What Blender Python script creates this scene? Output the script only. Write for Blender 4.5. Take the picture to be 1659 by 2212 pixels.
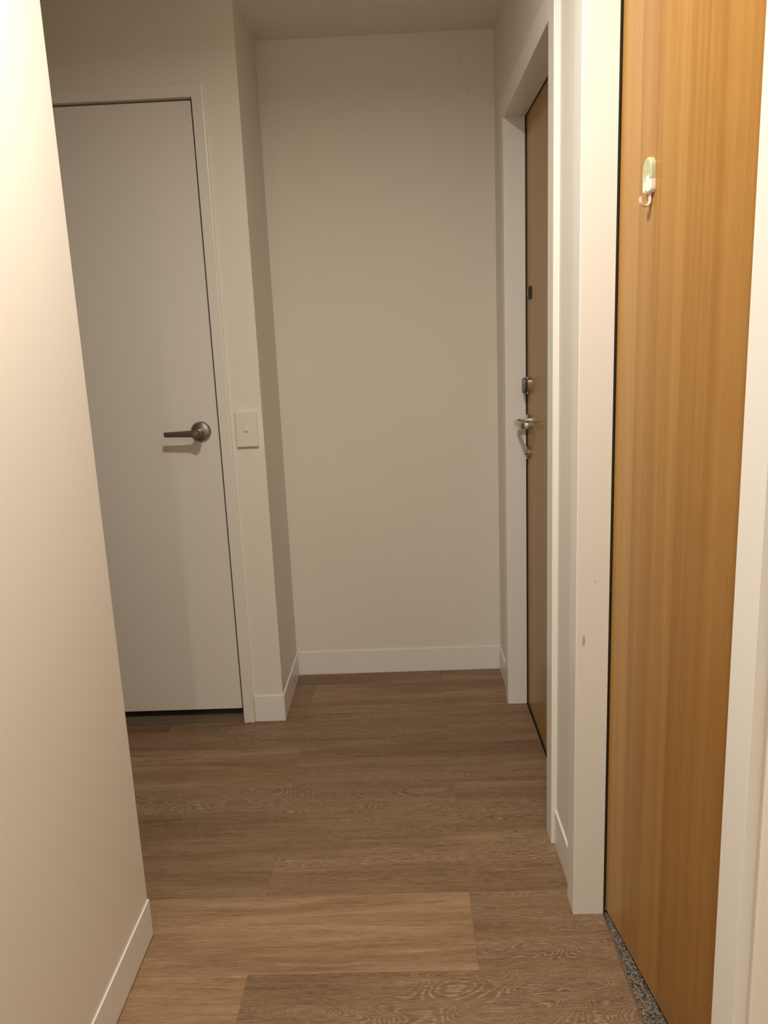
import bpy, bmesh, math, random
from mathutils import Vector, Matrix

random.seed(7)
for o in list(bpy.data.objects):
    bpy.data.objects.remove(o)
scene = bpy.context.scene
COL = scene.collection

# ------------------------------------------------------------------ camera
F_PX, PITCH, YAW, ROLL, CAM_H = 1693.69, -0.2106, -0.0251, -0.0424, 1.3289
cp, sp, cy, sy = math.cos(PITCH), math.sin(PITCH), math.cos(YAW), math.sin(YAW)
fwd = Vector((sy * cp, cy * cp, sp))
rgt = Vector((cy, -sy, 0))
upv = rgt.cross(fwd)
r2 = math.cos(ROLL) * rgt + math.sin(ROLL) * upv
u2 = -math.sin(ROLL) * rgt + math.cos(ROLL) * upv
cam_d = bpy.data.cameras.new('camera')
cam = bpy.data.objects.new('camera', cam_d)
COL.objects.link(cam)
m = Matrix((r2, u2, -fwd)).transposed().to_4x4()
m.translation = Vector((0, 0, CAM_H))
cam.matrix_world = m
cam_d.sensor_fit = 'VERTICAL'
cam_d.sensor_height = 36.0
cam_d.lens = F_PX / 2212 * 36.0
cam_d.clip_start = 0.02
scene.camera = cam

# ------------------------------------------------------------------ world, light, exposure
world = bpy.data.worlds.new('world')
scene.world = world
world.use_nodes = True
world.node_tree.nodes['Background'].inputs[0].default_value = (0.010, 0.008, 0.006, 1)
world.node_tree.nodes['Background'].inputs[1].default_value = 1.0
LIGHT_COL = (1.0, 0.935, 0.82)
LAMP_NEAR_W = 21.5
LAMP_REAR_W = 26.0
LAMP_SPREAD = 171.0
scene.view_settings.view_transform = 'Standard'
scene.view_settings.look = 'None'
scene.view_settings.gamma = 1.0
scene.view_settings.use_curve_mapping = False
scene.view_settings.exposure = 0.0

# ------------------------------------------------------------------ layout, metres
HC = 2.392                       # ceiling
YB = 3.043                       # back wall
YD = 2.639                       # wall holding the white door
XA = -0.4615                      # alcove left wall face
XW = 0.378                       # right wall face
XF = 0.364                       # architrave face
XDR = 0.434                      # wooden door face
XL = -0.6235                      # foreground left wall face
YL = 1.573                       # its end
HB = 0.0995                      # baseboard height
TB = 0.005                       # baseboard thickness
HH = 2.020                       # underside of the right door heads
REAR = -3.2

# ------------------------------------------------------------------ node helpers
def new_mat(name):
    mt = bpy.data.materials.new(name)
    mt.use_nodes = True
    nt = mt.node_tree
    return mt, nt, nt.nodes['Principled BSDF']

def nd(nt, t, **kw):
    n = nt.nodes.new(t)
    for k, v in kw.items():
        setattr(n, k, v)
    return n

def val(nt, op, a, b=None, c=None, clamp=False):
    n = nt.nodes.new('ShaderNodeMath')
    n.operation = op
    n.use_clamp = clamp
    for i, x in enumerate((a, b, c)):
        if x is None:
            continue
        if isinstance(x, (int, float)):
            n.inputs[i].default_value = x
        else:
            nt.links.new(x, n.inputs[i])
    return n.outputs[0]

def mixc(nt, f, a, b):
    n = nt.nodes.new('ShaderNodeMix')
    n.data_type = 'RGBA'
    for i, x in ((0, f), (6, a), (7, b)):
        if isinstance(x, (int, float)):
            n.inputs[i].default_value = x
        elif isinstance(x, tuple):
            n.inputs[i].default_value = (*x[:3], 1)
        else:
            nt.links.new(x, n.inputs[i])
    return n.outputs[2]

def ramp(nt, f, pts):
    n = nt.nodes.new('ShaderNodeValToRGB')
    cr = n.color_ramp
    while len(cr.elements) > 1:
        cr.elements.remove(cr.elements[-1])
    cr.elements[0].position = pts[0][0]
    cr.elements[0].color = (*pts[0][1], 1)
    for p_, c_ in pts[1:]:
        e = cr.elements.new(p_)
        e.color = (*c_, 1)
    nt.links.new(f, n.inputs[0])
    return n.outputs[0]

def smooth(nt, x, lo, hi):
    n = nt.nodes.new('ShaderNodeMapRange')
    n.interpolation_type = 'SMOOTHSTEP'
    nt.links.new(x, n.inputs[0])
    n.inputs[1].default_value = lo
    n.inputs[2].default_value = hi
    return n.outputs[0]

def noise(nt, vec, scale=1.0, detail=2.0, rough=0.5, dist=0.0):
    n = nt.nodes.new('ShaderNodeTexNoise')
    n.inputs['Scale'].default_value = scale
    n.inputs['Detail'].default_value = detail
    n.inputs['Roughness'].default_value = rough
    n.inputs['Distortion'].default_value = dist
    nt.links.new(vec, n.inputs['Vector'])
    return n.outputs[0]

def scaled(nt, vec, s, off=None):
    n = nt.nodes.new('ShaderNodeVectorMath')
    n.operation = 'MULTIPLY'
    nt.links.new(vec, n.inputs[0])
    n.inputs[1].default_value = s
    out = n.outputs[0]
    if off is not None:
        a = nt.nodes.new('ShaderNodeVectorMath')
        a.operation = 'ADD'
        nt.links.new(out, a.inputs[0])
        nt.links.new(off, a.inputs[1])
        out = a.outputs[0]
    return out

def objco(nt):
    return nd(nt, 'ShaderNodeTexCoord').outputs['Object']

def bump(nt, bs, h, strength, dist):
    b = nt.nodes.new('ShaderNodeBump')
    b.inputs['Strength'].default_value = strength
    b.inputs['Distance'].default_value = dist
    nt.links.new(h, b.inputs['Height'])
    nt.links.new(b.outputs[0], bs.inputs['Normal'])

def spots(nt, co, base, items):
    """small dirt marks: (centre, radii, colour, strength)"""
    col = base
    for c, r, k, s in items:
        sub = nd(nt, 'ShaderNodeVectorMath', operation='SUBTRACT')
        nt.links.new(co, sub.inputs[0])
        sub.inputs[1].default_value = c
        sc = scaled(nt, sub.outputs[0], tuple(1 / q for q in r))
        ln = nd(nt, 'ShaderNodeVectorMath', operation='LENGTH')
        nt.links.new(sc, ln.inputs[0])
        f = smooth(nt, ln.outputs['Value'], 1.2, 0.5)
        f = val(nt, 'MULTIPLY', f, s)
        col = mixc(nt, f, col, k)
    return col

# ------------------------------------------------------------------ materials
def paint(name, col, rough, marks=(), bumpy=0.12, mott=0.03):
    mt, nt, bs = new_mat(name)
    co = objco(nt)
    n1 = noise(nt, co, 2.3, 3)
    c = mixc(nt, n1, tuple(x * (1 - mott) for x in col), tuple(min(1, x * (1 + mott)) for x in col))
    if marks:
        c = spots(nt, co, c, marks)
    nt.links.new(c, bs.inputs['Base Color'])
    bs.inputs['Roughness'].default_value = rough
    n2 = noise(nt, co, 260, 2)
    bump(nt, bs, n2, bumpy, 0.0006)
    return mt

M = {}
SP = (0.12, 0.09, 0.06)
M['wall'] = paint('wall_paint', (0.81, 0.76, 0.685), 0.55)
M['wall_back'] = paint('wall_paint_back', (0.81, 0.76, 0.685), 0.55, marks=(
    ((0.262, YB, 2.294), (0.003, 0.02, 0.004), SP, 0.55), ((0.286, YB, 2.197), (0.002, 0.02, 0.004), SP, 0.6),
    ((-0.08, YB, 0.21), (0.004, 0.02, 0.012), (0.4, 0.36, 0.3), 0.25), ((0.27, YB, 0.42), (0.004, 0.02, 0.01), (0.4, 0.36, 0.3), 0.2)))
M['ceiling'] = paint('ceiling_paint', (0.86, 0.81, 0.75), 0.8)
M['trim'] = paint('trim_gloss', (0.84, 0.82, 0.79), 0.32, bumpy=0.03, mott=0.015)
M['jamb_marked'] = paint('jamb_gloss', (0.84, 0.82, 0.79), 0.32, bumpy=0.03, mott=0.015, marks=(
    ((0.381, 1.612, 0.681), (0.0035, 0.02, 0.014), (0.33, 0.3, 0.27), 0.75), ((0.404, 1.612, 0.815), (0.003, 0.02, 0.003), (0.45, 0.4, 0.34), 0.5)))
M['white_door'] = paint('white_door_lacquer', (0.79, 0.745, 0.685), 0.35, bumpy=0.04, mott=0.02)
M['steel_frame'] = paint('frame_enamel', (0.80, 0.755, 0.69), 0.35, bumpy=0.03, mott=0.015)
M['plastic'] = paint('switch_plastic', (0.82, 0.76, 0.68), 0.3, bumpy=0.0, mott=0.0)

def plain(name, col, rough, metal=0.0, aniso=0.0):
    mt, nt, bs = new_mat(name)
    co = objco(nt)
    n1 = noise(nt, scaled(nt, co, (90, 90, 90)), 1, 2)
    c = mixc(nt, n1, tuple(x * 0.94 for x in col), tuple(min(1, x * 1.06) for x in col))
    nt.links.new(c, bs.inputs['Base Color'])
    bs.inputs['Roughness'].default_value = rough
    bs.inputs['Metallic'].default_value = metal
    return mt

M['nickel'] = plain('satin_nickel', (0.34, 0.31, 0.28), 0.30, 1.0)
M['steel'] = plain('satin_steel', (0.56, 0.54, 0.51), 0.24, 1.0)
M['black'] = plain('black_plastic_and_shade', (0.010, 0.009, 0.008), 0.55)
M['grey'] = plain('grey_plastic', (0.16, 0.16, 0.15), 0.35)
M['bronze'] = plain('dark_bronze', (0.19, 0.145, 0.10), 0.5, 0.1)
M['alu'] = plain('aluminium_edge', (0.55, 0.52, 0.47), 0.35, 1.0)
M['hook_white'] = plain('hook_white', (0.84, 0.80, 0.74), 0.25)
M['hook_green'] = plain('hook_green', (0.47, 0.50, 0.30), 0.25)
M['hook_beige'] = plain('hook_beige', (0.75, 0.56, 0.42), 0.3)
M['subfloor'] = plain('subfloor', (0.05, 0.035, 0.025), 0.9)
mt, nt, bs = new_mat('lamp_diffuser')
bs.inputs['Emission Color'].default_value = (*LIGHT_COL, 1)
bs.inputs['Emission Strength'].default_value = 20
M['diffuser'] = mt

# floor planks: per-plank tone and figure come from the object colour
mt, nt, bs = new_mat('oak_plank')
co = objco(nt)
oi = nd(nt, 'ShaderNodeObjectInfo')
sep = nd(nt, 'ShaderNodeSeparateColor')
nt.links.new(oi.outputs['Color'], sep.inputs[0])
tone, seed, fig = sep.outputs[0], sep.outputs[1], sep.outputs[2]
off = nd(nt, 'ShaderNodeCombineXYZ')
nt.links.new(val(nt, 'MULTIPLY', seed, 91.7), off.inputs[0])
nt.links.new(val(nt, 'MULTIPLY', seed, 57.3), off.inputs[1])
off = off.outputs[0]
fig = val(nt, 'POWER', fig, 1.5)
streak = noise(nt, scaled(nt, co, (1.3, 14, 1), off), 1, 6, 0.70, 0.5)
band = noise(nt, scaled(nt, co, (0.8, 8, 1), off), 1, 2, 0.5, 0.3)
fibre = noise(nt, scaled(nt, co, (36, 380, 1), off), 1, 3, 0.7, 0.3)
fine = noise(nt, scaled(nt, co, (5.0, 78, 1), off), 1, 4, 0.72, 0.4)
field = noise(nt, scaled(nt, co, (3.4, 7.5, 1), off), 1, 1.3, 0.45, 0.7)
cont = val(nt, 'FRACT', val(nt, 'ADD', val(nt, 'MULTIPLY', field, 70.0), val(nt, 'MULTIPLY', fine, 1.8)))
line = val(nt, 'SUBTRACT', 1.0, smooth(nt, val(nt, 'ABSOLUTE', val(nt, 'SUBTRACT', cont, 0.5)), 0.02, 0.25))
zone = smooth(nt, noise(nt, scaled(nt, co, (0.9, 9.5, 3), off), 1, 3, 0.55, 0.6), 0.455, 0.595)
pores = smooth(nt, fibre, 0.44, 0.64)
figure = val(nt, 'MULTIPLY', val(nt, 'MULTIPLY', line, zone), fig)
figure = val(nt, 'MULTIPLY', figure, val(nt, 'ADD', 0.30, val(nt, 'MULTIPLY', pores, 0.80)))
base = ramp(nt, streak, [(0.28, (0.122, 0.064, 0.031)), (0.42, (0.205, 0.121, 0.064)), (0.55, (0.268, 0.168, 0.094)), (0.74, (0.345, 0.228, 0.132))])
base = mixc(nt, val(nt, 'MULTIPLY', smooth(nt, band, 0.52, 0.34), 0.45), base, (0.140, 0.080, 0.043))
base = mixc(nt, val(nt, 'MULTIPLY', val(nt, 'MULTIPLY', zone, fig), 0.55), base, (0.135, 0.076, 0.040))
base = mixc(nt, val(nt, 'MULTIPLY', smooth(nt, fine, 0.47, 0.32), 0.50), base, (0.112, 0.061, 0.031))
base = mixc(nt, val(nt, 'MULTIPLY', smooth(nt, fine, 0.54, 0.70), 0.35), base, (0.40, 0.285, 0.18))
base = mixc(nt, val(nt, 'MULTIPLY', figure, 0.85), base, (0.54, 0.41, 0.29))
base = mixc(nt, val(nt, 'MULTIPLY', pores, val(nt, 'ADD', 0.10, val(nt, 'MULTIPLY', fig, 0.16))), base, (0.46, 0.34, 0.23))
dk = smooth(nt, fibre, 0.46, 0.30)
base = mixc(nt, val(nt, 'MULTIPLY', dk, 0.42), base, (0.098, 0.053, 0.027))
tn = nd(nt, 'ShaderNodeVectorMath', operation='SCALE')
nt.links.new(base, tn.inputs[0])
nt.links.new(val(nt, 'MULTIPLY', tone, 2.12), tn.inputs['Scale'])
nt.links.new(tn.outputs[0], bs.inputs['Base Color'])
bs.inputs['Roughness'].default_value = 0.50
bs.inputs['Specular IOR Level'].default_value = 0.35
bump(nt, bs, val(nt, 'ADD', fibre, val(nt, 'MULTIPLY', figure, 0.5)), 0.10, 0.0008)
M['plank'] = mt

# veneered doors
def veneer(name, k, sd, strips, kg=1.0, kb=1.0):
    mt, nt, bs = new_mat(name)
    co = objco(nt)
    cy_ = nd(nt, 'ShaderNodeSeparateXYZ')
    nt.links.new(co, cy_.inputs[0])
    y = cy_.outputs[1]
    z = cy_.outputs[2]
    wob = noise(nt, scaled(nt, co, (1, 3, 0.35)), 1, 2)
    ys = val(nt, 'ADD', val(nt, 'MULTIPLY', y, strips), val(nt, 'MULTIPLY', wob, 0.10))
    st = nd(nt, 'ShaderNodeTexWhiteNoise', noise_dimensions='1D')
    nt.links.new(val(nt, 'ADD', val(nt, 'FLOOR', ys), sd), st.inputs['W'])
    stv = st.outputs['Value']
    soft = noise(nt, scaled(nt, co, (1, 26, 0.30)), 1, 3, 0.55)
    fine = noise(nt, scaled(nt, co, (1, 190, 1.6)), 1, 3, 0.6)
    fleck = noise(nt, scaled(nt, co, (1, 24, 9)), 1, 3, 0.6, 1.0)
    t = val(nt, 'ADD', val(nt, 'ADD', 0.045, val(nt, 'MULTIPLY', stv, 0.24)), val(nt, 'ADD', val(nt, 'MULTIPLY', soft, 0.55), val(nt, 'MULTIPLY', fine, 0.26)))
    t = val(nt, 'ADD', t, val(nt, 'MULTIPLY', fleck, 0.12))
    a = (0.27 * k, 0.120 * k * kg, 0.023 * k * kb)
    b = (0.395 * k, 0.205 * k * kg, 0.055 * k * kb)
    c = (0.51 * k, 0.297 * k * kg, 0.100 * k * kb)
    colr = ramp(nt, t, [(0.36, a), (0.62, b), (0.95, c)])
    nt.links.new(colr, bs.inputs['Base Color'])
    bs.inputs['Roughness'].default_value = 0.36
    bs.inputs['Specular IOR Level'].default_value = 0.4
    bump(nt, bs, fine, 0.05, 0.0005)
    return mt
M['veneer'] = veneer('beech_veneer', 1.0, 3.0, 11.0)
M['veneer_far'] = veneer('beech_veneer_entry', 0.97, 9.0, 9.0, 1.10, 1.35)

# speckled stone
mt, nt, bs = new_mat('speckled_granite')
co = objco(nt)
vo = nd(nt, 'ShaderNodeTexVoronoi')
vo.inputs['Scale'].default_value = 310
nt.links.new(co, vo.inputs['Vector'])
sc_ = nd(nt, 'ShaderNodeSeparateColor')
nt.links.new(vo.outputs['Color'], sc_.inputs[0])
g = ramp(nt, sc_.outputs[0], [(0.0, (0.02, 0.018, 0.016)), (0.33, (0.04, 0.035, 0.03)), (0.40, (0.15, 0.132, 0.108)), (0.7, (0.20, 0.178, 0.148)), (0.78, (0.30, 0.27, 0.23))])
g = mixc(nt, val(nt, 'MULTIPLY', noise(nt, co, 420, 2), 0.4), g, (0.15, 0.135, 0.115))
nt.links.new(g, bs.inputs['Base Color'])
bs.inputs['Roughness'].default_value = 0.35
M['granite'] = mt

# ------------------------------------------------------------------ mesh helpers
def link(name, me, mat, parent=None, loc=None):
    o = bpy.data.objects.new(name, me)
    COL.objects.link(o)
    if mat:
        me.materials.clear()
        me.materials.append(mat)
    if parent:
        o.parent = parent
    if loc:
        o.location = loc
    return o

def box_into(bm, lo, hi):
    vs = [bm.verts.new((x, y, z)) for x in (lo[0], hi[0]) for y in (lo[1], hi[1]) for z in (lo[2], hi[2])]
    for f in ((0, 1, 3, 2), (4, 6, 7, 5), (0, 4, 5, 1), (2, 3, 7, 6), (0, 2, 6, 4), (1, 5, 7, 3)):
        bm.faces.new([vs[i] for i in f])

def finish(bm, name, bev=0.0, seg=2, smooth_=False):
    bmesh.ops.recalc_face_normals(bm, faces=bm.faces[:])
    if bev:
        bmesh.ops.bevel(bm, geom=bm.edges[:], offset=bev, segments=seg, affect='EDGES', profile=0.6)
    me = bpy.data.meshes.new(name)
    bm.to_mesh(me)
    bm.free()
    if smooth_:
        for p_ in me.polygons:
            p_.use_smooth = True
        try:
            me.set_sharp_from_angle(angle=math.radians(35))
        except Exception:
            pass
    return me

def boxes(name, lst, mat, parent=None, bev=0.0, seg=2):
    bm = bmesh.new()
    for lo, hi in lst:
        box_into(bm, lo, hi)
    return link(name, finish(bm, name, bev, seg), mat, parent)

def box(name, lo, hi, mat, parent=None, bev=0.0, seg=2):
    return boxes(name, [(lo, hi)], mat, parent, bev, seg)

def edge_box(name, lo, hi, mat, parent, sel, off, seg=2):
    """box with only the edges chosen by sel(a, b) rounded"""
    bm = bmesh.new()
    box_into(bm, lo, hi)
    bmesh.ops.recalc_face_normals(bm, faces=bm.faces[:])
    es = [e for e in bm.edges if sel(e.verts[0].co, e.verts[1].co)]
    bmesh.ops.bevel(bm, geom=es, offset=off, segments=seg, affect='EDGES', profile=0.5)
    return link(name, finish(bm, name), mat, parent)

def frame_axes(axis):
    w = Vector(axis).normalized()
    u = Vector((0, 0, 1)) if abs(w.z) < 0.9 else Vector((1, 0, 0))
    v = w.cross(u).normalized()
    u = v.cross(w).normalized()
    return u, v, w

def lathe(name, prof, origin, axis, mat, parent=None, n=40, su=1.0, sv=1.0):
    """profile of (radius, height) turned about axis; su/sv squash it"""
    u, v, w = frame_axes(axis)
    O = Vector(origin)
    bm = bmesh.new()
    rings = []
    for r, h in prof:
        if r < 1e-6:
            rings.append([bm.verts.new(O + w * h)])
        else:
            rings.append([bm.verts.new(O + w * h + u * r * su * math.cos(2 * math.pi * i / n) + v * r * sv * math.sin(2 * math.pi * i / n)) for i in range(n)])
    for a, b in zip(rings[:-1], rings[1:]):
        for i in range(n):
            j = (i + 1) % n
            if len(a) == 1 and len(b) == 1:
                continue
            if len(a) == 1:
                bm.faces.new((a[0], b[j], b[i]))
            elif len(b) == 1:
                bm.faces.new((a[i], a[j], b[0]))
            else:
                bm.faces.new((a[i], a[j], b[j], b[i]))
    return link(name, finish(bm, name, smooth_=True), mat, parent)

def stadium(hw, hh, n=12):
    """outline of a vertical pill: half width, half height"""
    pts = []
    for k in range(n + 1):
        a = math.pi * k / n
        pts.append((hw * math.cos(a), hh - hw + hw * math.sin(a)))
    for k in range(n + 1):
        a = math.pi + math.pi * k / n
        pts.append((hw * math.cos(a), -(hh - hw) + hw * math.sin(a)))
    return pts

def plate(name, outline, layers, origin, axis, mat, parent=None, hold=None, dz=0):
    """outline (u sideways, v up) stacked as layers of (inset, height) along axis; hold: indices never inset"""
    u, v, w = frame_axes(axis)
    O = Vector(origin)
    cx = sum(p_[0] for p_ in outline) / len(outline)
    cz = sum(p_[1] for p_ in outline) / len(outline)
    bm = bmesh.new()
    rings = []
    for ins, h in layers:
        ring = []
        for i, (a, b) in enumerate(outline):
            if not (hold and hold[i]):
                dl = math.hypot(a - cx, b - cz) or 1
                a, b = a - (a - cx) / dl * ins, b - (b - cz) / dl * ins
            ring.append(bm.verts.new(O + v * a + u * b + w * h))
        rings.append(ring)
    n = len(outline)
    for A, B in zip(rings[:-1], rings[1:]):
        for i in range(n):
            j = (i + 1) % n
            bm.faces.new((A[i], A[j], B[j], B[i]))
    bm.faces.new(rings[0])
    capf = bm.faces.new(rings[-1])
    capf.material_index = 1
    bmesh.ops.triangulate(bm, faces=[f for f in bm.faces if len(f.verts) > 4])
    me = finish(bm, name, smooth_=True)
    for p_ in me.polygons:                       # the front stays flat
        if p_.material_index == 1:
            p_.use_smooth = False
            p_.material_index = 0
    return link(name, me, mat, parent)

def sweep(name, path, hw, ht, up, mat, parent=None, sides=12, power=0.45, taper=None):
    """rounded-rectangle section (hw across, ht along up) swept on a path"""
    bm = bmesh.new()
    P = [Vector(q) for q in path]
    U0 = Vector(up)
    rings = []
    for i, q in enumerate(P):
        t = (P[min(i + 1, len(P) - 1)] - P[max(i - 1, 0)]).normalized()
        s = t.cross(U0).normalized()
        uu = s.cross(t).normalized()
        k = taper(i / (len(P) - 1)) if taper else (1, 1)
        ring = []
        for j in range(sides):
            a = 2 * math.pi * j / sides
            ca, sa = math.cos(a), math.sin(a)
            x = math.copysign(abs(ca) ** power, ca) * hw * k[0]
            y = math.copysign(abs(sa) ** power, sa) * ht * k[1]
            ring.append(bm.verts.new(q + s * x + uu * y))
        rings.append(ring)
    for A, B in zip(rings[:-1], rings[1:]):
        for j in range(sides):
            l = (j + 1) % sides
            bm.faces.new((A[j], A[l], B[l], B[j]))
    bm.faces.new(rings[0])
    bm.faces.new(rings[-1])
    return link(name, finish(bm, name, smooth_=True), mat, parent)

def empty(name, loc=(0, 0, 0)):
    o = bpy.data.objects.new(name, None)
    o.empty_display_size = 0.05
    COL.objects.link(o)
    o.location = loc
    return o

def tag(o, label, cat, group=None, kind=None):
    o['label'] = label
    o['category'] = cat
    if group:
        o['group'] = group
    if kind:
        o['kind'] = kind
    return o

def st(o, label, cat):
    return tag(o, label, cat, kind='structure')

# ------------------------------------------------------------------ floor
floor = st(box('floor', (-2.2, REAR, -0.12), (XDR - 0.001, 3.15, -0.0065), M['subfloor']), 'brown wood-look plank floor of the corridor', 'floor')
PW, PL = 0.2470, 0.9980
J0 = 0.127                       # joint of the even rows
row_y0 = 1.4515                  # a row seam
plank_cache = {}
def plank_mesh(w, l):
    key = (round(w, 4), round(l, 4))
    if key not in plank_cache:
        bm = bmesh.new()
        g_ = 0.00012
        box_into(bm, (-l / 2 + g_, -w / 2 + g_, -0.0064), (l / 2 - g_, w / 2 - g_, 0.0))
        plank_cache[key] = finish(bm, 'plank', 0.00008, 1)
    return plank_cache[key]
# tone / figure strength of the planks seen in the photograph: (row, column) -> (tone, figure)
look = {(0, 0): (0.62, 0.15), (0, 1): (0.47, 0.95), (-1, 0): (0.60, 0.25), (-1, 1): (0.46, 0.95), (1, 0): (0.47, 0.45),
        (1, 1): (0.50, 0.90), (2, -1): (0.46, 0.9), (2, 0): (0.46, 0.85), (2, 1): (0.47, 0.95), (3, 0): (0.53, 0.12), (3, 1): (0.46, 0.55),
        (4, 0): (0.45, 0.80), (4, -1): (0.44, 0.6), (4, 1): (0.45, 0.7), (5, 0): (0.44, 0.7), (6, 0): (0.43, 0.6)}
for r in range(-19, 7):
    y0, y1 = row_y0 + r * PW, row_y0 + (r + 1) * PW
    if y1 > 3.15:
        y1 = 3.15
    if y1 - y0 < 0.02:
        continue
    joint = J0 if r % 2 == 0 else -0.376
    xs = [joint + k * PL for k in range(-4, 4)]
    for k, (a, b) in enumerate(zip(xs[:-1], xs[1:])):
        a, b = max(a, -2.2), min(b, XDR - 0.001)
        if y1 < YL - 0.2 and b < -0.95:
            continue
        if b - a < 0.02:
            continue
        me = plank_mesh(y1 - y0, b - a)
        o = link('plank', me, M['plank'], floor, ((a + b) / 2, (y0 + y1) / 2, 0))
        colk = 1 if a >= joint - 0.01 else (0 if a >= joint - PL - 0.01 else -1)
        tn_, fg_ = look.get((r, colk), (random.uniform(0.45, 0.56), random.uniform(0.2, 0.95)))
        o.color = (tn_, random.random(), fg_, 1)

floor_b = st(box('floor_bathroom', (XDR + 0.004, 0.1, -0.12), (1.9, 1.75, 0.0), M['granite']), 'grey speckled stone floor showing past the ajar wooden door', 'floor')
st(box('trim_4', (XDR - 0.001, 0.84, -0.02), (XDR + 0.004, 1.612, 0.0012), M['alu']), 'thin metal strip edging the speckled stone floor', 'trim')

# ------------------------------------------------------------------ ceiling and walls
st(box('ceiling', (-2.3, REAR - 0.1, HC), (2.0, 3.16, HC + 0.1), M['ceiling']), 'plain off-white corridor ceiling', 'ceiling')
st(box('wall_back', (XA, YB, 0), (XW + 0.1, YB + 0.1, HC), M['wall_back']), 'cream wall closing the end of the corridor', 'wall')
o = boxes('wall_alcove', [((XA - 0.135, YD, 0), (XA, YD + 0.11, HC)), ((XA - 0.11, YD + 0.11, 0), (XA, YB + 0.1, HC)),
                          ((-1.441, YD, 2.100), (XA - 0.135, YD + 0.11, HC)), ((-2.2, YD, 0), (-1.441, YD + 0.11, HC))], M['wall'])
st(o, 'cream wall around the white door, turning into the alcove', 'wall')
o = boxes('wall_left', [((XL - 0.12, REAR, 0), (XL, YL - 0.12, HC)), ((-2.2, YL - 0.12, 0), (XL, YL, HC))], M['wall'], bev=0.0)
st(o, 'bright cream foreground wall beside the corridor', 'wall')
st(box('wall_side', (-2.3, YL - 0.12, 0), (-2.2, YD + 0.11, HC), M['wall']), 'cream wall ending the side passage behind the foreground wall', 'wall')
st(box('wall_rear', (XL - 0.12, REAR - 0.1, 0), (XW + 0.1, REAR, HC), M['wall']), 'cream wall behind the viewer', 'wall')
o = boxes('wall_right', [((XW, REAR, 0), (XW + 0.1, 0.818, HC)), ((XW, 0.818, HH + 0.02), (XW + 0.1, 1.634, HC)), ((XW, 1.634, 0), (XW + 0.1, 1.926, HC)),
                         ((XW, 1.926, HH + 0.02), (XW + 0.1, 2.738, HC)), ((XW, 2.738, 0), (XW + 0.1, YB, HC))], M['wall'])
st(o, 'cream wall holding both wooden doors', 'wall')
o = boxes('wall_bathroom', [((XW + 0.1, 1.75, 0), (1.9, 1.85, HC)), ((XW + 0.1, 0.0, 0), (1.9, 0.1, HC)), ((1.9, 0.0, 0), (2.0, 1.85, HC))], M['wall'])
st(o, 'cream walls of the small room behind the ajar wooden door', 'wall')

# ------------------------------------------------------------------ baseboards
BV = 0.0012
st(box('baseboard_back', (XA, YB - TB, 0), (XW, YB, HB), M['trim'], bev=BV), 'white baseboard along the end wall', 'baseboard')
st(box('baseboard_alcove', (XA, YD - TB, 0), (XA + TB, YB - TB, HB), M['trim'], bev=BV), 'white baseboard on the narrow left side of the alcove', 'baseboard')
st(box('baseboard_pier', (-0.5665, YD - TB, 0), (XA, YD, HB), M['trim'], bev=BV), 'short white baseboard between white door frame and corner', 'baseboard')
st(box('baseboard_left', (XL, REAR, 0.005), (XL + 0.004, YL + 0.002, HB), M['trim'], bev=BV), 'long white baseboard on the foreground wall', 'baseboard')
st(box('baseboard_passage', (-2.2, YL, 0.005), (XL, YL + 0.002, HB), M['trim'], bev=BV), 'white baseboard round the corner of the foreground wall', 'baseboard')
st(box('baseboard_right_end', (XW - TB, 2.781, 0), (XW, YB - TB, HB), M['trim'], bev=BV), 'short white baseboard between entry door frame and end wall', 'baseboard')
st(box('baseboard_right_middle', (XW - TB, 1.678, 0), (XW, 1.881, HB), M['trim'], bev=BV), 'short white baseboard between the two wooden door frames', 'baseboard')
st(box('baseboard_right_near', (XW - TB, REAR, 0), (XW, 0.779, HB), M['trim'], bev=BV), 'white baseboard running on past the ajar door frame', 'baseboard')

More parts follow.
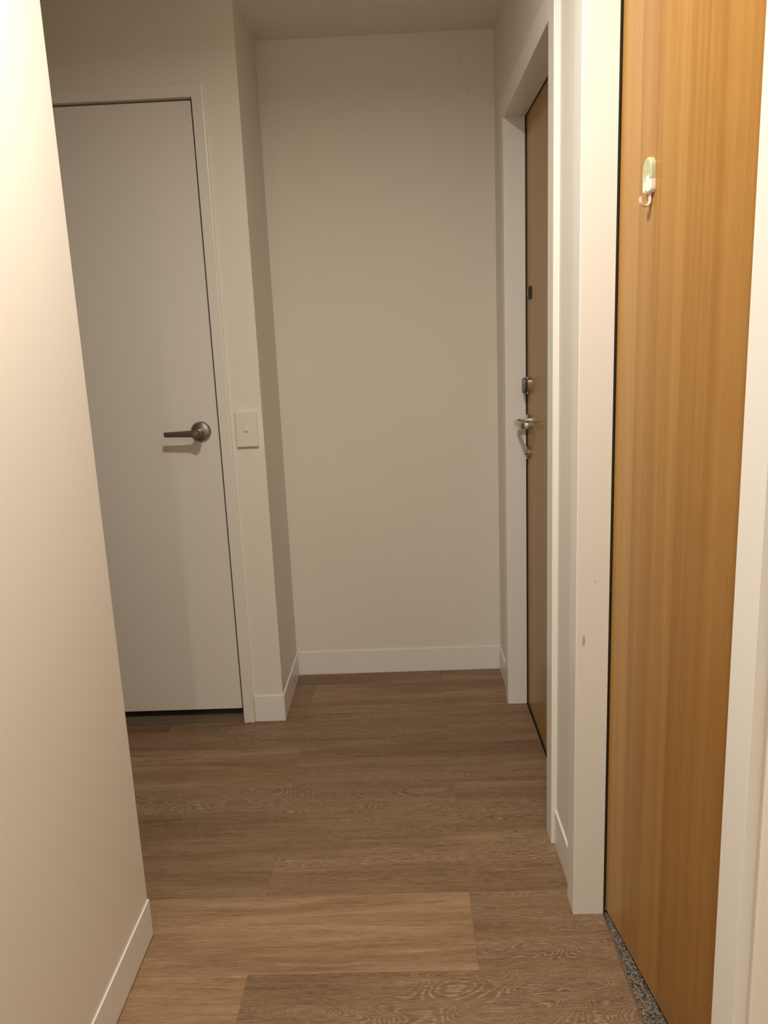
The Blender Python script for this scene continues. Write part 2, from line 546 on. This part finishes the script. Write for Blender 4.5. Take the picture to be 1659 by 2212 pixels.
# ------------------------------------------------------------------ frames of the wooden doors
RB = 0.014                       # rebate behind the stop
def right_frame(name, ya, yb, a0, b1, label, jm):
    ym = (ya + yb) / 2
    t = st(empty(name, (XW, ym, 0)), label, 'door frame')
    inv = Matrix.Translation((-XW, -ym, 0))
    tb = 0.022
    def keep(o):
        o.matrix_parent_inverse = inv
        return o
    xe = XW + 0.1
    keep(boxes('jamb', [((XW, ya - tb, 0), (XDR, ya, HH)), ((XDR, ya - tb, 0), (xe, ya - RB, HH + RB))], M['trim'], t))
    keep(boxes('jamb', [((XW, yb, 0), (XDR, yb + tb, HH)), ((XDR, yb + RB, 0), (xe, yb + tb, HH + RB))], jm, t))
    keep(boxes('head', [((XW, ya - tb, HH), (XDR, yb + tb, HH + 0.02)), ((XDR, ya - tb, HH + RB), (xe, yb + tb, HH + 0.02))], M['trim'], t))
    keep(boxes('gap_shade', [((XDR, ya - 0.012, 0), (XDR + 0.0042, ya - 0.0012, HH + 0.010)), ((XDR, yb + 0.0012, 0), (XDR + 0.0042, yb + 0.012, HH + 0.010)),
                             ((XDR, ya - 0.0012, HH + 0.0012), (XDR + 0.0042, yb + 0.0012, HH + 0.010))], M['black'], t))  # added black strips standing in for the shade between stop and leaf
    front = lambda a, b: abs(a.x - XF) < 1e-5 and abs(b.x - XF) < 1e-5 and abs(a.z - b.z) > 0.1
    keep(edge_box('architrave', (XF, a0, 0), (XW, ya, HH + 0.065), M['trim'], t, front, 0.0018))
    keep(edge_box('architrave', (XF, yb, 0), (XW, b1, HH + 0.065), M['trim'], t, front, 0.0018))
    keep(edge_box('architrave', (XF, ya, HH), (XW, yb, HH + 0.065), M['trim'], t, lambda a, b: abs(a.x - XF) < 1e-5 and abs(b.x - XF) < 1e-5 and abs(a.y - b.y) > 0.1, 0.0018))
    return t
right_frame('trim_2', 1.948, 2.716, 1.881, 2.781, 'white frame around the closed wooden entry door', M['trim'])
right_frame('trim_3', 0.840, 1.612, 0.779, 1.678, 'white frame around the ajar wooden door, grey scuff low on jamb', M['jamb_marked'])

# ------------------------------------------------------------------ white door with its frame and sill
t1 = st(empty('trim_1', (0, 0, 0)), 'white steel frame and dark sill around the white door', 'door frame')
edge_box('side_frame', (-0.6072, YD - 0.010, 0), (-0.5690, YD, 2.139), M['steel_frame'], t1, lambda a, b: a.y < YD - 0.005 and b.y < YD - 0.005 and (a.x > -0.58 and b.x > -0.58), 0.006, 3)
box('side_frame', (-1.4790, YD - 0.010, 0), (-1.4410, YD, 2.139), M['steel_frame'], t1, 0.003, 2)
box('head_frame', (-1.4410, YD - 0.010, 2.101), (-0.6072, YD, 2.139), M['steel_frame'], t1, 0.003, 2)
box('inner_jamb', (-0.6072, YD, 0), (-0.6012, YD + 0.105, 2.100), M['grey'], t1)
box('sill', (-1.441, YD - 0.001, 0.0), (-0.6075, YD + 0.09, 0.021), M['bronze'], t1)
box('sill_edge', (-1.441, YD - 0.006, 0.0), (-0.625, YD - 0.001, 0.0025), M['alu'], t1)

d1 = st(empty('door_1', (-1.024, YD, 0)), 'white flush door with satin lever handle', 'door')
d1_inv = Matrix.Translation((1.024, -YD, 0))
def d1p(o):
    o.parent = d1
    o.matrix_parent_inverse = d1_inv
    return o
d1p(box('panel', (-1.436, YD + 0.001, 0.052), (-0.6140, YD + 0.036, 2.094), M['white_door'], None, 0.0015, 2))
RX, RZ = -0.673, 1.066
AX = (0, -1, 0)
rose = d1p(lathe('lever_rose', [(0, 0), (0.0345, 0), (0.0345, 0.003), (0.030, 0.010), (0.019, 0.014), (0, 0.014)], (RX, YD + 0.001, RZ), AX, M['nickel']))
lathe('hub', [(0, 0.010), (0.0135, 0.010), (0.0135, 0.050), (0.0155, 0.054), (0.0155, 0.072), (0.0135, 0.074), (0, 0.074)], (RX, YD + 0.001, RZ), AX, M['nickel'], rose, 32)
def lever_taper(s):
    return (1.0 - 0.25 * s, 1.0 - 0.33 * s)
sweep('lever', [(RX + 0.004 - 0.112 * k / 10, YD - 0.0640 + 0.004 * (k / 10) ** 2, RZ - 0.0005 * k / 10) for k in range(11)], 0.0060, 0.0120, (0, 0, 1), M['nickel'], rose, 16, 0.5, lever_taper)
lathe('turn_button', [(0, 0.072), (0.0075, 0.072), (0.0075, 0.076), (0.006, 0.0775), (0, 0.0775)], (RX, YD + 0.001, RZ), AX, M['steel'], rose, 24)
for o in rose.children:
    o.matrix_parent_inverse = Matrix.Identity(4)
rose['label'] = 'satin nickel lever handle on a round rose'
# strike lip at the door edge
d1p(box('latch_plate', (-0.6140, YD + 0.004, 1.035), (-0.6125, YD + 0.03, 1.095), M['nickel']))

# ------------------------------------------------------------------ entry door (closed)
d2 = st(empty('door_2', (XDR, 2.332, 0)), 'closed wooden entry door with steel lock hardware', 'door')
d2_inv = Matrix.Translation((-XDR, -2.332, 0))
def d2p(o):
    o.parent = d2
    o.matrix_parent_inverse = d2_inv
    return o
d2p(box('panel', (XDR + 0.005, 1.937, 0.003), (XDR + 0.043, 2.727, HH + 0.010), M['veneer_far'], None, 0.001, 1))
XD2 = XDR + 0.005
NX = (-1, 0, 0)
vc = d2p(box('viewer_cover', (XD2 - 0.007, 2.626, 1.452), (XD2, 2.656, 1.493), M['black'], None, 0.0015, 2))
box('cover_flap', (XD2 - 0.0095, 2.640, 1.462), (XD2 - 0.0072, 2.655, 1.484), M['grey'], vc, 0.0008, 1)
lk = d2p(plate('lock_rose', stadium(0.021, 0.029), [(0, 0), (0, 0.008), (0.0025, 0.011)], (XD2, 2.668, 1.174), NX, M['steel']))
plate('thumb_turn', stadium(0.017, 0.027), [(0, 0.0095), (0, 0.020), (0.003, 0.024)], (XD2, 2.668, 1.174), NX, M['grey'], lk)
plate('turn_recess', stadium(0.0185, 0.0265), [(0, 0.0115), (0, 0.0165)], (XD2, 2.668, 1.174), NX, M['black'], lk)
hr = d2p(lathe('handle_rose', [(0, 0), (0.025, 0), (0.025, 0.008), (0.023, 0.010), (0, 0.010)], (XD2, 2.672, 1.052), NX, M['steel']))
pth = [(XD2 - 0.004, 2.672, 1.052), (XD2 - 0.018, 2.672, 1.052), (XD2 - 0.030, 2.672, 1.052)]
for k in range(1, 9):
    a = math.pi / 2 * k / 8
    pth.append((XD2 - 0.030 - 0.018 * math.sin(a), 2.672 - 0.018 * (1 - math.cos(a)), 1.052))
pth += [(XD2 - 0.048, 2.640, 1.052), (XD2 - 0.048, 2.600, 1.052), (XD2 - 0.046, 2.560, 1.052)]
for k in range(1, 9):
    a = math.pi / 2 * k / 8
    pth.append((XD2 - 0.046 + 0.020 * (1 - math.cos(a)), 2.560 - 0.020 * math.sin(a), 1.052))
pth += [(XD2 - 0.018, 2.540, 1.052), (XD2 - 0.010, 2.540, 1.052)]
sweep('lever', pth, 0.0052, 0.0105, (0, 0, 1), M['steel'], hr, 14, 0.5)
ck = d2p(lathe('key_rose', [(0, 0), (0.0225, 0), (0.0225, 0.010), (0.0205, 0.012), (0, 0.012)], (XD2, 2.678, 0.946), NX, M['steel']))
lathe('key_cylinder', [(0, 0.011), (0.009, 0.011), (0.009, 0.0145), (0, 0.0145)], (XD2, 2.678, 0.946), NX, M['nickel'], ck, 24)

# ------------------------------------------------------------------ ajar wooden door: built closed about its hinge, then turned
ANG = math.atan(0.12)
d3 = st(empty('door_3', (XDR + 0.0058, 1.622, 0)), 'wooden door standing slightly ajar over the stone floor', 'door')
box('panel', (0, -0.786, 0.011), (0.04, 0, HH + 0.010), M['veneer'], d3, 0.001, 1)
ro = lathe('lever_rose', [(0, 0), (0.025, 0), (0.025, 0.008), (0.023, 0.010), (0, 0.010)], (0, -0.704, 1.0), NX, M['steel'], d3)
sweep('lever', [(-0.004, -0.704, 1.0), (-0.03, -0.704, 1.0), (-0.043, -0.697, 1.0), (-0.048, -0.68, 1.0), (-0.048, -0.60, 1.0)], 0.005, 0.0085, (0, 0, 1), M['steel'], ro, 14, 0.5)
d3.rotation_euler = (0, 0, ANG)

# ------------------------------------------------------------------ light switch
sw = tag(empty('light_switch', (-0.516, YD, 1.068)), 'white single-button light switch plate between white door and corner', 'switch')
sw_o = box('plate', (-0.0365, -0.0115, -0.059), (0.0365, 0, 0.059), M['plastic'], sw, 0.0025, 3)
lathe('button', [(0, 0.0110), (0.0075, 0.0110), (0.0075, 0.0160), (0.0063, 0.0172), (0, 0.0172)], (0, 0, 0.0), AX, M['plastic'], sw, 24)

# ------------------------------------------------------------------ adhesive hook on the ajar door
hk = tag(empty('adhesive_hook', (0, 0, 0)), 'small green and white ice-lolly shaped hook stuck on wooden door', 'hook')
dist = (1.622 - 1.4755) / math.cos(ANG)
hk.location = (XDR + 0.0058 + dist * math.sin(ANG) - 0.0001, 1.622 - dist * math.cos(ANG), 1.5985)
hk.rotation_euler = (0, 0, ANG)
W2, H2 = 0.0165, 0.0298
def lolly(scale_, z_from=None):
    pts = []
    n = 14
    for k in range(n + 1):                       # arched top
        a = math.pi * k / n
        pts.append((W2 * math.cos(a), H2 - 0.0175 + 0.0175 * math.sin(a)))
    for k in range(5):                           # rounded lower corners
        a = math.pi + math.pi / 2 * k / 4
        pts.append((-W2 + 0.007 + 0.007 * math.cos(a), -H2 + 0.007 + 0.007 * math.sin(a)))
    for k in range(5):
        a = 1.5 * math.pi + math.pi / 2 * k / 4
        pts.append((W2 - 0.007 + 0.007 * math.cos(a), -H2 + 0.007 + 0.007 * math.sin(a)))
    return pts
body = plate('body', lolly(1), [(0, 0), (0, 0.0065), (0.001, 0.0082), (0.003, 0.0095)], (0, 0, 0), NX, M['hook_white'], hk)
top = []
hold = []
n = 14
for k in range(n + 1):
    a = math.pi * k / n
    top.append(((W2 + 0.0004) * math.cos(a), H2 - 0.0175 + 0.0179 * math.sin(a)))
    hold.append(False)
# lower edge of the green coat: drips between white fingers, from the near side to the far side
def drip_edge():
    keys = [(-W2 - 0.0003, -0.0065), (-0.0125, -0.0068), (-0.0092, 0.0052), (-0.0045, -0.0020), (0.0004, 0.0042), (0.0062, -0.0110), (0.0112, 0.0020), (W2 + 0.0003, -0.0010)]
    pts = []
    for (a0, z0), (a1, z1) in zip(keys[:-1], keys[1:]):
        for k in range(6):
            t_ = k / 6
            e = 0.5 - 0.5 * math.cos(math.pi * t_)
            pts.append((a0 + (a1 - a0) * t_, z0 + (z1 - z0) * e))
    return pts + [keys[-1]]
for q in drip_edge():
    top.append(q)
    hold.append(True)
plate('green_coat', top, [(0, 0.0002), (0, 0.0069), (0.001, 0.0086), (0.003, 0.0099)], (0, 0, 0), NX, M['hook_green'], hk, hold)
hkp = [(-0.0022, 0, -0.026), (-0.0022, 0, -0.034), (-0.0022, 0, -0.041)]
for k in range(1, 13):
    a = math.pi * 1.05 * k / 12
    hkp.append((-0.0022 - 0.0085 * (1 - math.cos(a)), 0, -0.041 - 0.0095 * math.sin(a)))
hkp.append((-0.0200, 0, -0.0345))
sweep('hook_arm', hkp, 0.0019, 0.0054, (0, 1, 0), M['hook_beige'], hk, 12, 0.7)
box('grey_mark', (-0.0099, -0.0015, -0.0262), (-0.0094, 0.0028, -0.0246), M['grey'], hk)

# ------------------------------------------------------------------ ceiling downlights
def downlight(x, y, watts, label):
    t = tag(empty('ceiling_downlight', (x, y, HC)), label, 'light')
    lathe('trim_ring', [(0.046, 0), (0.055, 0), (0.055, 0.003), (0.052, 0.0045), (0.047, 0.003), (0.046, 0)], (0, 0, 0), (0, 0, -1), M['trim'], t, 48)
    lathe('diffuser', [(0, 0.0003), (0.046, 0.0003), (0.046, 0.0015), (0, 0.0015)], (0, 0, 0), (0, 0, -1), M['diffuser'], t, 48)
    ld = bpy.data.lights.new('lamp', 'AREA')
    ld.shape = 'DISK'
    ld.size = 0.085
    ld.energy = watts
    ld.color = LIGHT_COL
    ld.spread = math.radians(LAMP_SPREAD)
    lo = bpy.data.objects.new('lamp', ld)
    COL.objects.link(lo)
    lo.parent = t
    lo.location = (0, 0, -0.006)
    return t
downlight(-0.122, 1.08, LAMP_NEAR_W, 'round ceiling downlight above the ajar wooden door')
downlight(-0.122, -1.90, LAMP_REAR_W, 'round ceiling downlight at the rear end of the corridor')

# ------------------------------------------------------------------ fire sprinkler on the ceiling; its shadow falls above the white door
sk = tag(empty('fire_sprinkler', (-0.272, 1.535, HC)), 'small round fire sprinkler on the ceiling near the foreground wall corner', 'sprinkler')
lathe('escutcheon', [(0, 0), (0.036, 0), (0.036, 0.003), (0.026, 0.009), (0.012, 0.010), (0, 0.010)], (0, 0, 0), (0, 0, -1), M['trim'], sk, 32)
lathe('body', [(0, 0.009), (0.010, 0.009), (0.010, 0.018), (0.006, 0.022), (0.006, 0.036), (0, 0.036)], (0, 0, 0), (0, 0, -1), M['steel'], sk, 24)
lathe('deflector', [(0, 0.036), (0.026, 0.038), (0.026, 0.040), (0, 0.041)], (0, 0, 0), (0, 0, -1), M['steel'], sk, 24)
